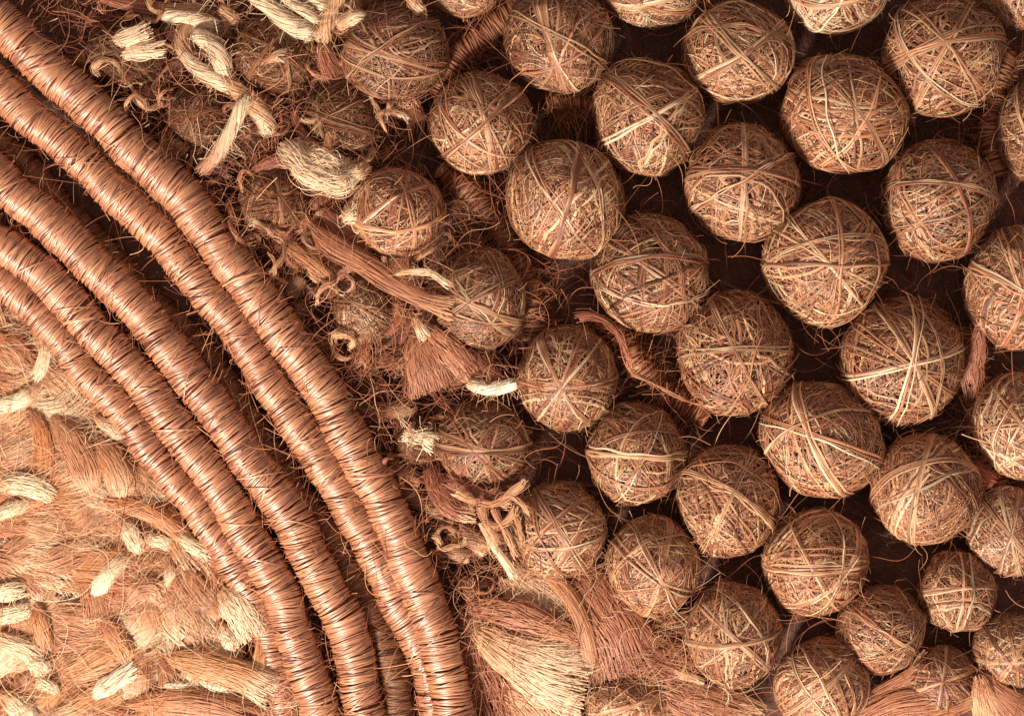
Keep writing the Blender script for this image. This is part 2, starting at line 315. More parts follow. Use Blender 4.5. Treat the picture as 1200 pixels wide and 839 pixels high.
BALLS = [
 # cx, cy, rx, ry, label, knot, angs, extra, kwargs
 (564,144,62,62,'tan ball crossed by an X of strands, lower right of the folded band ball',(.12,.0),(42,-76,118),((-.25,-.35,-38),(-.75,-.1,-62)),{}),
 (655,48,65,61,'ball at the top edge with a pale fan of fibres under its dark woven top',(-.25,.1),(-30,100,-72),((.1,-.5,35),),{}),
 (764,-18,60,56,'smaller cream ball cut by the top edge, lying between two big tan balls',(.1,-.5),(20,),((-.2,-.6,-25),),dict(pale=.6)),
 (865,62,67,62,'tan ball near the top edge with two long strands curving round its upper right side',(.05,-.15),(35,-48),((.1,.45,-8),(.55,.1,-68)),{}),
 (975,-22,65,63,'palest cream yellow ball, cut by the top edge above the largest ball',(.0,-.5),(10,70),(),dict(pale=1.2)),
 (1105,65,72,70,'big ball at upper right whose dark band runs steeply down from its upper left edge',(-.1,.02),(-52,14,62),((.35,.3,20),(-.45,-.45,-50)),{}),
 (1200,-22,56,58,'ball cut by the top right corner, only its pale lower left showing',(-.3,-.5),(30,),(),dict(pale=.3)),
 (759,138,67,72,'ball with one broad diagonal band falling to the right, below the cut cream ball',(.0,-.02),(-42,28),((-.1,.08,-40,.6),(.5,.3,20)),{}),
 (987,134,74,75,'large ball with steep parallel bars across its left side, below the palest cream ball',(.1,.0),(-50,-82),((-.35,.2,-80),(-.55,-.1,-70),(.45,.4,65),(.1,.75,-15)),{}),
 (663,235,70,73,'ball with a long band slanting to a low knot, lower right of X tied ball',(-.05,-.3),(-55,75),((-.3,.1,-60),(.6,.0,-70)),{}),
 (869,215,69,72,'evenly matted ball quartered by a thin upright strand and a thin level one',(.02,.12),(88,-4),((-.2,-.1,28,.6),),{}),
 (1100,235,68,72,'shaggy ball with fine level threads above and a dark strand slanting across its lower right',(.2,.15),(32,-70),((.1,-.25,22),(-.3,.3,-8)),{}),
 (1222,155,56,62,'reddish tan ball cut by the right edge beside the shaggy level threaded ball',(-.5,-.1),(-60,10),(),dict(red=.3)),
 (763,320,70,70,'ball with level band and strand falling to lower right, above the short fuzzy reddish cord',(-.15,.18),(6,-36),((.3,.2,-62),(.0,-.6,-10)),{}),
 (967,307,75,74,'large ball, bright star knot below a long level band, lower left of shaggy ball',(.08,-.12),(0,50,88,130,-28),((-.1,.3,10),(.75,.2,-75)),{}),
 (560,352,60,64,'dark ball with bristly top held by the long frayed reddish lock',(-.15,-.1),(28,-24),((.2,-.5,-15),),dict(red=.5,tone=.8)),
 (860,414,70,72,'round ball with level and rising strands meeting at its left edge',(-.1,.0),(3,24),((.1,-.15,-60),(.15,-.2,72),(.0,-.7,-12)),{}),
 (1192,337,64,75,'tall pale ball at the right edge, strands running up from a knot at its middle',(-.1,-.05),(72,-22,112,-80),(),dict(pale=.25)),
 (1057,422,73,75,'large ball with broad bands bursting from a pale knot at its centre',(.05,-.08),(14,-62,-34,80,-14),((.55,-.3,-80,.7),),{}),
 (665,443,60,67,'ball touched by the white yarn end, its level band splitting dark top from pale bottom',(-.1,-.2),(2,50,-58,72),((-.4,.3,-60),),{}),
 (1200,500,62,63,'pale ball cut by the right edge with a rounded fibre flap at its upper left',(-.2,.05),(6,-50),((-.4,.4,60),),dict(pale=.4)),
 (963,515,73,72,'large ball with two crossing steep bands at left and a loop of strands at right',(-.25,.05),(-20,-66),((.2,.45,18),(.65,.0,-72),(-.5,.0,-72)),{}),
 (566,522,56,56,'dark reddish ball wound with radiating strands beside the white frayed tuft',(-.1,-.05),(0,-50,58,-20),(),dict(red=.6,tone=.85)),
 (745,532,60,61,'ball wound in loose curls with small coil at right, under the short fuzzy cord',(.1,.0),(-3,62),((-.1,-.55,-8),(.0,.5,12)),{}),
 (1083,573,66,70,'ball wound in wide concentric curls, below the big star banded ball',(-.3,.1),(78,20),((.1,.5,8),),{}),
 (852,587,62,67,'ball crossed by a double band sloping gently down to the right',(.0,.2),(-28,-30),((-.2,-.2,60,.6),(.3,.6,-20)),{}),
 (655,620,58,60,'ball with an inverted V of flat bands, beside the knotted pale fibre net',(-.1,.25),(42,-58),((.2,-.3,4),(-.3,-.3,-70,.7)),{}),
 (1182,622,50,52,'small ball at the right edge with a sheaf of pale strands fanning downward',(-.15,.0),(-50,75,105,20),(),dict(pale=.3)),
 (955,659,66,66,'ball belted by one broad pale level band with upright bars above it',(.0,-.05),(2,),((-.3,.3,-62),(.4,.3,82),(.2,-.5,48,1.2),(-.05,-.08,3,1.1)),{}),
 (765,663,57,62,'ball with pointed sides and a pale knot low down, above the reddish hanging hank',(.15,-.25),(-32,22,75,-60),((-.2,.5,25),),{}),
 (1121,693,46,50,'small upright ball wrapped by one level band near its top and one upright pale strand',(.0,.2),(4,88),((.2,.0,80,.6),),{}),
 (1031,738,54,56,'small egg shaped ball with a pale band slanting down to the right',(.0,.05),(-36,),((-.1,.1,-32,.7),(.3,-.4,25)),{}),
 (860,742,60,64,'ball with a dark sheaf of strands across its upper right and a split level band',(.0,-.05),(-42,8),((.2,.4,-55),(-.3,.5,40)),{}),
 (1184,762,46,47,'bright ball in the lower right with a white star of fibre at its centre',(-.1,-.25),(60,10,-45,100),(),dict(pale=.5)),
 (963,802,60,55,'ball with close parallel ribs and one bar slanting across it, at the bottom edge',(.1,.25),(44,),((.2,.0,-68),(.4,.1,-72),(.0,-.1,-65),(-.5,.2,-55)),{}),
 (735,823,48,36,'half buried ball at the bottom edge poking out under the reddish hank',(.0,.0),(28,22),((-.3,.3,50),),dict(z=28)),
 (1102,800,48,46,'shaggy reddish ball at the bottom edge, half covered by combed rose fibre',(-.1,.1),(80,100,20),(),dict(red=.9,z=24,tone=.85)),
 (466,250,60,54,'ball caught beside the ragged cream tufts, with one flat strand slanting over it',(.0,.35),(36,),((.3,.0,-78),(.1,-.45,4,1.2)),dict(z=46)),
 (462,62,62,60,'brown ball near the top with slanting folded bands, right of the cut cream yarn',(-.1,-.15),(-25,-18),((.2,.3,35),(.0,-.6,-12)),dict(red=.5,z=44,tone=.8)),
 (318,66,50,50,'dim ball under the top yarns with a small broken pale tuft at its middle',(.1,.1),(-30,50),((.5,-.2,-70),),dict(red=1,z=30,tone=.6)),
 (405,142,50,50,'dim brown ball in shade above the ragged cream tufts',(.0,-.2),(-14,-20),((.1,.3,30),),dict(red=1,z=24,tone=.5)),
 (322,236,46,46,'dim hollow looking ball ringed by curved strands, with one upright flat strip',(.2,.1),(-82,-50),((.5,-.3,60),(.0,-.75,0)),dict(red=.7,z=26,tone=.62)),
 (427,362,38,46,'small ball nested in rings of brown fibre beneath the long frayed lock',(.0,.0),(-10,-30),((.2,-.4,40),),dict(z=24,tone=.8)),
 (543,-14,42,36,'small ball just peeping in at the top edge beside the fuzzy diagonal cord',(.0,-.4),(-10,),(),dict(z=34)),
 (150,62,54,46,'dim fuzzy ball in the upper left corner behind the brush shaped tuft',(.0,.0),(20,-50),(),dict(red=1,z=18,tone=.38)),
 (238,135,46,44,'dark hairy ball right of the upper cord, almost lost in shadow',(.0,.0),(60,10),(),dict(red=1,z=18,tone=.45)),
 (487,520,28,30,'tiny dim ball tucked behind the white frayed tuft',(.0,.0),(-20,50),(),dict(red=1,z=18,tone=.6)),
]
for b in BALLS:
    ball(*b[:4], b[4], b[5], b[6], b[7], **b[8])

# ------------------------------------------------------------------ wrapped cords
def frame(path):
    T = unit(np.gradient(path, axis=0)); side = unit(np.cross(T, [0, 0, 1.0])); up = unit(np.cross(side, T)); return T, side, up
def cord(pts, r, z, label, seed, tone=1.0, pitch=0.95, hairs=480, dull=False, rprof=None):
    rng = np.random.default_rng(seed)
    zz = z if hasattr(z, '__len__') else [z] * len(pts)
    P3 = [W(x, y, zc) for (x, y), zc in zip(pts, zz)]
    path, L = spline(P3, 700); s0 = np.linspace(0, L, 700)
    # slow undulation and swelling
    T, side, up = frame(path)
    path = path + side * (1.4 * np.sin(s0 / 23 + seed))[:, None] + side * (.9 * np.sin(s0 / 9.3 + seed * 2))[:, None]
    T, side, up = frame(path)
    rr = r * (1 + .022 * np.sin(s0 / 11 + seed + 2 * np.sin(s0 / 60)) + .03 * np.sin(s0 / 29 + 2 * seed) + .010 * np.sin(s0 / 5.1 + 3 * np.sin(s0 / 33)))
    if rprof is not None: rr = rr * np.interp(s0 / L, rprof[0], rprof[1])
    org = W(pts[0][0], pts[0][1], 0); org = path[len(path) // 2] * np.array([1, 1, 0])
    root = thing('wrapped_cord', label, 'cord', org, 'cords wrapped with thread')
    # core
    nu = 14; a = np.linspace(0, 2 * np.pi, nu, endpoint=False); idx = np.arange(0, 700, 5)
    V = path[idx][:, None] + (rr[idx] * .93)[:, None, None] * (side[idx][:, None] * np.cos(a)[None, :, None] + up[idx][:, None] * np.sin(a)[None, :, None])
    q = np.arange(len(idx) * nu).reshape(len(idx), nu)
    F = np.stack([q[:-1], np.roll(q[:-1], -1, 1), np.roll(q[1:], -1, 1), q[1:]], -1).reshape(-1, 4)
    grid_object('core', V.reshape(-1, 3), F, M_CORDCORE, root, org)
    # turns of thread
    n = int(L / pitch); m = 17; th = np.linspace(-.75, math.pi + .75, m)
    s = np.linspace(4, L - 4, n) + 1.0 * np.sin(np.linspace(0, L, n) / 3.3 + 5 * np.sin(np.linspace(0, L, n) / 41)) + rng.normal(0, .9, n)
    s = s[rng.random(n) > .02]
    for q in rng.uniform(0, L, int(L / 45)): s = s[np.abs(s - q) > rng.uniform(.5, 1.2)]   # nicks where the wrapping has parted
    n = len(s)
    tilt = rng.normal(0, 1.6, (n, 1)) + 2.2 * np.sin(s / 47 + seed)[:, None]
    odd = rng.random(n) < .05; tilt[odd] += rng.normal(0, 9, (odd.sum(), 1))
    sv = s[:, None] + tilt * np.cos(th)[None] + (rng.normal(0, .5, (n, 1)) * np.cos(2 * th)[None]) + wob(rng, n, th, .25, (3, 6))
    def at(arr): return np.stack([np.interp(sv, s0, arr[:, k]) for k in range(3)], -1)
    R = np.interp(sv, s0, rr) * (1 + rng.normal(0, .010, (n, 1))) + rng.normal(0, .38, (n, 1)) + .2 * np.sin(s / 2.4 + 4 * np.sin(s / 37))[:, None] + wob(rng, n, th, .3, (2, 5))
    R[odd] += 1.2
    rad = unit(at(side)) * np.cos(th)[None, :, None] + unit(at(up)) * np.sin(th)[None, :, None]
    PP = at(path) + rad * R[..., None]
    w = rng.uniform(.9, 2.3, n); w[rng.random(n) < .1] *= 1.7
    st = Strands()
    OR = (0.54, 0.23, 0.115); LG = (0.64, 0.32, 0.17); DK = (0.29, 0.095, 0.052); VD = (0.14, .045, .025)
    st.add(PP, rad, w, w * .2, mixcol(rng, n, [OR, LG, DK, VD], [5, 2.0, 1.5, .25], .10) * tone)
    st.build('wrapping', M_WOOL if dull else M_SILK, root, org, stuff=True)
    # fuzz
    hs = Strands(); nh = hairs; mm = 8; t = np.linspace(0, 1, mm)
    sh = rng.uniform(5, L - 5, nh); ph = np.where(rng.random(nh) < .5, rng.normal(.15, .35, nh), rng.normal(math.pi - .15, .35, nh))
    base = np.stack([np.interp(sh, s0, path[:, k]) for k in range(3)], -1); sd = np.stack([np.interp(sh, s0, side[:, k]) for k in range(3)], -1)
    uu = np.stack([np.interp(sh, s0, up[:, k]) for k in range(3)], -1); tt = np.stack([np.interp(sh, s0, T[:, k]) for k in range(3)], -1)
    rd = sd * np.cos(ph)[:, None] + uu * np.sin(ph)[:, None]; Lh = rng.gamma(2.0, 7, nh) + 4
    d = unit(rd * rng.uniform(.2, 1, (nh, 1)) + tt * rng.normal(0, 1, (nh, 1)))
    P = (base + rd * np.interp(sh, s0, rr)[:, None])[:, None] + d[:, None] * (Lh[:, None] * t)[..., None] + rng.normal(0, .5, (nh, 1, 3)) * (Lh[:, None] * t ** 2)[..., None]
    P[..., 2] = np.maximum(P[..., 2], 2)
    w = rng.uniform(.6, 1.1, nh); N = np.broadcast_to(rd[:, None], P.shape)
    hs.add(P, N, w, w * .4, mixcol(rng, nh, [STRAW, TAN, RUST], [1, 2, 3], .2) * tone)
    hs.build('fuzz', M_HAIR, root, org, stuff=True)
    return root

cord([(-60,-35),(-20,10),(15,40),(70,92),(133,152),(203,220),(255,285),(302,352),(342,403),(372,447),(397,492),(420,533),(443,578),(467,628),(492,690),(512,750),(528,810),(538,870),(545,920)],
     24.5, 46, 'outermost wrapped cord, copper orange, running down from the upper left corner beside the ball field', 1)
cord([(-70,30),(-30,72),(15,118),(60,158),(112,203),(160,250),(200,292),(243,342),(276,385),(316,448),(350,502),(378,543),(398,572),(422,620),(447,664),(471,712),(491,757),(507,800),(516,850),(522,920)],
     21.5, [42]*12+[42,41,39,36,34,32,30,30], 'second copper cord, pressed against the outermost one and sliding under it at the bottom', 2)
cord([(-75,135),(-30,180),(10,220),(50,255),(92,293),(130,329),(173,378),(207,418),(240,465),(285,527),(330,590),(359,643),(385,693),(408,743),(421,795),(430,850),(436,920)],
     23.5, 44, 'copper cord with the brightest highlight, first below the dark channel between the cords', 3)
cord([(-70,240),(-30,272),(18,296),(60,333),(97,373),(134,412),(160,441),(184,470),(212,508),(238,545),(264,583),(291,628),(312,665),(328,697),(341,733),(356,775),(370,820),(380,870),(386,920)],
     22.5, 42, 'copper cord with dark nicks, between the brightest cord and the innermost one', 4)
cord([(-60,285),(-20,312),(12,335),(50,374),(78,405),(104,440),(128,464),(162,507),(198,553),(220,582),(246,618),(268,648),(288,684),(303,715),(318,760),(330,810),(336,870)],
     19.5, [38]*11+[36,33,28,24,20,18], 'innermost copper cord edging the shaggy pile, tucking under its neighbour lower down', 5)
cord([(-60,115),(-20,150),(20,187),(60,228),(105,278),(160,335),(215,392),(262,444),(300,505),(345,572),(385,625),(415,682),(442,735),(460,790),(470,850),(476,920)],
     18, [8]*9+[11,15,20,25,30,32,32], 'dim sunken cord at the bottom of the dark channel between the bright cords', 6, tone=.42, hairs=700, dull=True)  # low tone paints the channel's shade into this cord's colour
# fuzzy cords lying deep between the balls
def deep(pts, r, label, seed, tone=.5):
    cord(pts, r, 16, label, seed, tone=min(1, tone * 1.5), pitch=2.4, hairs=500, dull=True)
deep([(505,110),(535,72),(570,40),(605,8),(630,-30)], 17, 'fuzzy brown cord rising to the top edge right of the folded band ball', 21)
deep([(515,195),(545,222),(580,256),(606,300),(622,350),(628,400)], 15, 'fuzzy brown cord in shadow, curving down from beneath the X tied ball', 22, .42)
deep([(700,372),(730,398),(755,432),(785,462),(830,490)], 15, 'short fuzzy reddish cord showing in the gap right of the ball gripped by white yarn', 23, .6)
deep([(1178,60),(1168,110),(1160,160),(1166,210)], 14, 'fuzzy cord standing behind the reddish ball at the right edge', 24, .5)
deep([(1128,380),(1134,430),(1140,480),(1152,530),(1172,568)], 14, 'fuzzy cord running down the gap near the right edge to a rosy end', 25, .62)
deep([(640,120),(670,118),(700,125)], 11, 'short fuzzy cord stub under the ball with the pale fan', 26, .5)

# ------------------------------------------------------------------ combed locks and yarns
def bundle(st, pts, wprof, n, rng, col0, col1=None, tip=0.8, tipw=.12, flat=.45, twist=0.0, sw=(.6, 1.3), ragged=.12, wavy=1.2, m=18, fill=False, coljit=.14, tilt=0.0):
    """pts [(px,py,z)], wprof [(t,halfwidth)]; strands run from root to tip"""
    P3 = np.array([W(x, y, z) for x, y, z in pts]); path, L = spline(P3, 80)
    T, side, up = frame(path); s0 = np.linspace(0, 1, 80)
    t = np.linspace(0, 1, m)[None] * np.ones((n, 1))
    t = t * (1 - rng.random((n, 1)) * ragged) + 0
    t0 = rng.random((n, 1)) * ragged * .6; t = t0 + t * (1 - t0)
    def at(a): return np.stack([np.interp(t, s0, a[:, k]) for k in range(3)], -1)
    wp = np.interp(t, [w[0] for w in wprof], [w[1] for w in wprof])
    ph = rng.uniform(0, 2 * np.pi, (n, 1)); rho = np.sqrt(rng.random((n, 1))) * .5 + .5
    rho = rho * .2 + .8 if fill else rng.uniform(.85, .95, (n, 1))
    a = ph + twist * t * L / 100
    sd = at(side); uu = at(up)
    off = sd * (np.cos(a) * rho * wp)[..., None] + uu * (np.sin(a) * rho * wp * flat)[..., None]
    x = t[0]; wv = wob(rng, n, np.linspace(0, 1, m), wavy, (4, 9))
    P = at(path) + off + sd * wv[..., None] + uu * (wob(rng, n, np.linspace(0, 1, m), wavy * .5, (4, 9)))[..., None]
    P[..., 2] = np.maximum(P[..., 2], 1.0)
    N = unit(sd * (np.cos(a) * flat)[..., None] + uu * (np.sin(a))[..., None] + np.array([0, 0, .35]))
    w = rng.uniform(*sw, n)
    c0 = mixcol(rng, n, [col0], [1], coljit)[:, None, :] * np.ones((1, m, 1))
    if col1 is not None:
        f = smooth(t, tip - tipw, tip + tipw)[..., None]
        c0 = c0 * (1 - f) + np.array(col1) * np.exp(rng.normal(0, .06, (n, 1, 1))) * f
    st.add(P, N, w, w * .22, c0)
    # soft body of the lock: overlapping broad ribbons just inside the fine strands
    k = 11; a = (np.arange(k) / k * 2 * np.pi)[:, None] + rng.normal(0, .12, (k, 1)); tb = np.linspace(.02 + ragged * .25, .97 - ragged * .55, m)[None] * np.ones((k, 1)) 
    tb = tb[:, :1] + (tb - tb[:, :1]) * (1 - rng.random((k, 1)) * min(.25, ragged * .5)); t = tb
    wp = np.interp(t, [w_[0] for w_ in wprof], [w_[1] for w_ in wprof]); a = a + twist * t * L / 100
    sd = at(side); uu = at(up)
    off = sd * (np.cos(a) * wp * .84)[..., None] + uu * (np.sin(a) * wp * flat * .84)[..., None]
    P = at(path) + off + sd * wob(rng, k, np.linspace(0, 1, m), wavy * .4, (4, 9))[..., None]; P[..., 2] = np.maximum(P[..., 2], .8)
    N = unit(sd * (np.cos(a) * flat)[..., None] + uu * np.sin(a)[..., None])
    c0 = mixcol(rng, k, [col0], [1], .06)[:, None, :] * np.ones((1, m, 1))
    if col1 is not None:
        f = smooth(t, tip - tipw, tip + tipw)[..., None]; c0 = c0 * (1 - f) + np.array(col1) * f
    wb = wp * np.sqrt((np.sin(a)) ** 2 + (flat * np.cos(a)) ** 2) * 2 * np.pi / k * 1.9 + .6
    st.add(P, N, wb, wb * .10, c0 * .93)

LOCK = [0]
def lock(name, label, cat, pts, wprof, n, col0, col1=None, group=None, parts=(), mat=None, fuzz=40, **kw):
    LOCK[0] += 1; rng = np.random.default_rng(500 + LOCK[0] * 13)
    st = Strands(); bundle(st, pts, wprof, n, rng, col0, col1, **kw)
    P3 = np.array([W(x, y, z) for x, y, z in pts]); path, L = spline(P3, 30)
    w = max(x[1] for x in wprof)
    if fuzz:
        k = rng.integers(2, 28, fuzz); t = np.linspace(0, 1, 7)
        b = path[k] + rng.normal(0, w * .5, (fuzz, 3)) * [1, 1, .4]; d = unit(rng.normal(0, 1, (fuzz, 3)) * [1, 1, .4]); Lh = rng.uniform(5, 20, fuzz)
        P = b[:, None] + d[:, None] * (Lh[:, None] * t)[..., None] + rng.normal(0, .45, (fuzz, 1, 3)) * (Lh[:, None] * t ** 2)[..., None]
        P[..., 2] = np.maximum(P[..., 2], 1.5); ww = rng.uniform(.4, .7, fuzz)
        N = np.zeros_like(P); N[..., 2] = 1
        st.add(P, N, ww, ww * .4, mixcol(rng, fuzz, [np.array(col0) * .9], [1], .2))
    org = path[0] * [1, 1, 0]
    if group is None: group = None
    o = st.build(name, mat or M_WOOL, org=org)
    o['label'] = label; o['category'] = cat
    if group: o['group'] = group
    return o

def yarn(label, pts, r, col=CREAM, col1=None, name='yarn_piece', tip=.75, cat='yarn', twist=4.5, ends=(.7, .75), n=None, **kw):
    r = r * 1.12
    prof = [(0, r * ends[0]), (.12, r), (.35, r * .9), (.6, r * 1.08), (.88, r), (1, r * ends[1])]; kw.setdefault('coljit', .2)
    L = sum(math.dist(pts[i][:2], pts[i + 1][:2]) for i in range(len(pts) - 1))
    return lock(name, label, cat, pts, prof, n or int(34 + r * 8), col, col1, tip=tip, flat=.85, twist=twist, sw=(.7, 1.4), ragged=.14, wavy=1.5, fuzz=90, group='cut yarns among the balls', **kw)

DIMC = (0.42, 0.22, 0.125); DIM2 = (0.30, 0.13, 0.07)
# upper left tangle
lock('brush_tuft', 'upper fork of the brush shaped tuft at top left, ending in bright cut cream fibre', 'tuft', [(95,66,34),(125,54,56),(150,44,70),(179,33,72)], [(0,3),(.4,7),(1,10)], 150, TAN, CREAM, tip=.45, tipw=.25, ragged=.25, wavy=2)
lock('brush_tuft', 'lower fork of the brush shaped tuft at top left, a level cream cut bundle', 'tuft', [(92,72,32),(125,66,54),(160,60,68),(196,56,70)], [(0,3),(.4,7),(1,10)], 150, TAN, CREAM, tip=.45, tipw=.25, ragged=.25, wavy=2)
lock('brush_tuft', 'brown splayed fringe hanging below the two cream forks at top left', 'tuft', [(95,74,26),(125,78,36),(150,86,38),(168,98,32)], [(0,6),(.5,14),(1,24)], 60, RUST, STRAW, tip=.85, ragged=.3, fill=True)
lock('fibre_lock', 'brown combed lock lying along the top edge at left', 'lock', [(118,-2,40),(160,8,46),(200,12,46),(240,10,44)], [(0,5),(.5,9),(1,6)], 60, RUST, STRAW, tip=.6)
yarn('cream yarn just under the top edge at left, pointing right', [(188,18,48),(215,20,52),(240,26,52),(257,30,50)], 7)
yarn('short cut yarn stub right of the level cream yarn at the top left', [(258,10,44),(268,18,46),(277,28,46)], 6.5, STRAW)
yarn('looped yarn curling down from the dark corner toward the pale standing yarn', [(226,26,46),(214,44,54),(217,64,60),(234,82,62),(254,94,62),(272,104,58)], 7.5, STRAW, CREAM, tip=.4)
yarn('thick cream yarn forming the right side of the little loop', [(228,42,56),(240,46,64),(252,58,66),(260,74,64),(262,92,56)], 9)
yarn('knobbly tan yarn climbing down right from the little loop', [(262,94,52),(276,104,58),(292,118,58),(306,134,54),(318,156,46)], 9, STRAW, (.78,.56,.37), twist=4)
yarn('slender standing yarn, cream above and rust below, left of the hollow ringed ball', [(290,112,66),(283,126,68),(274,146,68),(265,164,66),(254,182,60),(242,194,54),(230,202,48)], 7, CREAM, (.44,.2,.11), tip=.62, tipw=.25)
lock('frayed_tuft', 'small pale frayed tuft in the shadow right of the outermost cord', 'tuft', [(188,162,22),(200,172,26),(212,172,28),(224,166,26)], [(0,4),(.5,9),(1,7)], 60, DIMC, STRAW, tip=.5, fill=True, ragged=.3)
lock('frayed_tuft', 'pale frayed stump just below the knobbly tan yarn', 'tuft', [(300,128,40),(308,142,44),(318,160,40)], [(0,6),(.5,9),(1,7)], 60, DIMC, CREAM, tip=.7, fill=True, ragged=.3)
yarn('cream yarn slanting in from the top edge, left one of the pair', [(290,-14,60),(318,10,66),(340,28,68),(372,42,66)], 9.5)
yarn('thinner cream yarn beside it, right one of the slanting pair', [(325,-8,64),(345,6,68),(360,16,68),(375,28,64)], 5.5)
yarn('cream yarn end cut by the top edge above the slanting pair', [(348,-12,60),(366,-2,62),(384,10,60)], 7)
yarn('knotted yarn dropping from the top edge to the splayed knot', [(398,-10,58),(388,14,60),(380,32,60),(376,50,54)], 9, STRAW, twist=4)
yarn('short stout cream yarn with a clean cut right end, left of the folded band ball', [(394,30,66),(408,23,68),(420,22,68),(434,28,66)], 8, STRAW, CREAM, tip=.35)
yarn('stub of pale yarn hanging from the top edge over the folded band ball', [(478,-12,72),(484,2,76),(494,16,72)], 6, STRAW, CREAM)
lock('fibre_lock', 'splay of brown fibre spreading down from the knot under the top yarns', 'lock', [(376,46,46),(384,72,44),(396,96,40),(412,120,34)], [(0,6),(.5,16),(1,26)], 90, RUST, TAN, ragged=.35, fill=True)
lock('frayed_tuft', 'broken white tuft sitting on the dim ball under the top yarns', 'tuft', [(306,76,72),(315,70,78),(326,66,80),(336,66,76)], [(0,2),(.5,4),(1,9)], 60, TAN, CREAM, tip=.7, tipw=.3, ragged=.5, fill=True)
def frayed(label, pts, prof, n, seed):
    rng = np.random.default_rng(seed); st = Strands()
    bundle(st, pts, prof, n, rng, (.78, .56, .38), CREAM, tip=.4, tipw=.5, flat=.5, wavy=4.5, ragged=.3, sw=(.6, 1.3), twist=1.2, fill=True, m=26)
    for k in range(5):       # knots of fibre worked loose from the tuft
        q = pts[rng.integers(0, len(pts))]; a = rng.uniform(0, 6.28); L = rng.uniform(10, 20); w = max(p[1] for p in prof)
        bundle(st, [(q[0] - math.cos(a) * L, q[1] - math.sin(a) * L * .8, q[2] - 8), (q[0], q[1], q[2] + w * .4), (q[0] + math.cos(a + .9) * L, q[1] + math.sin(a + .9) * L * .8, q[2] - 8)],
               [(0, w * .5), (.5, w * .5), (1, w * .7)], 50, rng, STRAW, CREAM, tip=.5, tipw=.4, flat=.5, wavy=3, ragged=.4, sw=(.5, 1.1), fill=True, m=14)
    o = st.build('wool_tuft', M_WOOL, org=W(pts[0][0], pts[0][1], 0)); o['label'] = label; o['category'] = 'tuft'; o['group'] = 'ragged cream tufts'
frayed('long ragged cream tuft sprawling between the dim ball and the flat strand ball', [(330,168,56),(346,184,66),(360,200,68),(380,210,68),(400,214,68),(420,202,62)], [(0,5),(.15,10),(.3,8),(.5,13),(.65,9),(.8,12),(1,7)], 340, 61)
frayed('ragged cream fringe above the long cream tuft, tipped toward the dim brown ball', [(356,176,56),(370,184,66),(388,190,66),(404,196,58)], [(0,4),(.4,9),(.7,7),(1,5)], 150, 62)
frayed('small bright cream tuft on the left edge of the flat strand ball', [(402,247,62),(412,251,70),(424,250,68),(432,244,62)], [(0,4),(.5,8),(1,6)], 110, 63)
lock('fibre_lock', 'thin forked strip of fibre leaping up from the cream sprawl', 'lock', [(378,192,60),(384,170,62),(388,152,60),(402,160,54),(425,175,46)], [(0,10),(.4,3),(1,5)], 50, TAN, RUST)
lock('fibre_lock', 'curved brown strip sweeping into the cream sprawl from above left', 'lock', [(344,130,40),(350,150,46),(362,168,54),(378,180,56)], [(0,4),(.6,6),(1,8)], 44, RUST, TAN)
lock('fibre_lock', 'straggling fibres joining the hollow ringed ball to the cream sprawl', 'lock', [(296,205,44),(316,192,50),(336,186,56),(350,188,58)], [(0,10),(.5,7),(1,9)], 60, RUST, STRAW, fill=True, ragged=.3, wavy=3)
lock('fibre_lock', 'long frayed reddish lock crossing from the dark hollow to the bristly dark ball', 'lock', [(352,256,40),(385,285,58),(425,308,70),(460,332,78),(498,352,84),(535,362,92)], [(0,3),(.2,13),(.6,11),(.85,8),(1,15)], 190, ROSE, STRAW, tip=.9, tipw=.12, wavy=2)
lock('fibre_lock', 'shorter lock left of the long reddish one, ending in a pale cut', 'lock', [(338,288,38),(358,302,50),(375,316,54),(394,333,52)], [(0,8),(.6,8),(1,7)], 80, TAN, CREAM, tip=.9, tipw=.08, ragged=.04)
lock('fibre_lock', 'brown sheaf of strands running under the cream tufts toward the long lock', 'lock', [(374,240,36),(392,262,44),(420,280,50),(452,296,50)], [(0,8),(.4,15),(1,10)], 100, RUST, TAN, ragged=.2)
lock('fibre_lock', 'thin pale strand arching above the bristly dark ball', 'lock', [(462,322,86),(485,318,96),(508,322,104),(530,336,108)], [(0,2.5),(.5,3.5),(1,3)], 24, STRAW, CREAM, tip=.3)
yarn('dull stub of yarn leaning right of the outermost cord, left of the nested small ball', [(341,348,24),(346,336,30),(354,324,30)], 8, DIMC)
lock('fibre_lock', 'broad flat rosy lock fanning down between the nested small ball and the white yarn end', 'lock', [(490,388,58),(496,408,62),(506,432,60),(515,456,52)], [(0,6),(.3,24),(1,38)], 300, (.42,.175,.095), RUST, flat=.34, wavy=1.8, ragged=.12, fuzz=0, sw=(.7,1.5))
lock('fibre_lock', 'rosy lock slanting right toward the white yarn end', 'lock', [(500,384,66),(520,402,70),(540,425,68),(556,447,62)], [(0,5),(.5,15),(.85,13),(1,6)], 220, ROSE, STRAW, tip=.95, flat=.3, wavy=2.5, ragged=.08, fuzz=8)
lock('frayed_tuft', 'cream stub poking out at the top of the rosy fan lock', 'tuft', [(486,372,74),(492,384,78),(500,398,76)], [(0,4),(.5,6),(1,8)], 50, STRAW, CREAM, tip=.5, fill=True, ragged=.2)
yarn('bright white yarn end reaching from the rosy lock into the level banded ball', [(548,449,70),(565,455,76),(585,455,82),(607,449,88)], 6, STRAW, (0.9,0.82,0.66), tip=.12)
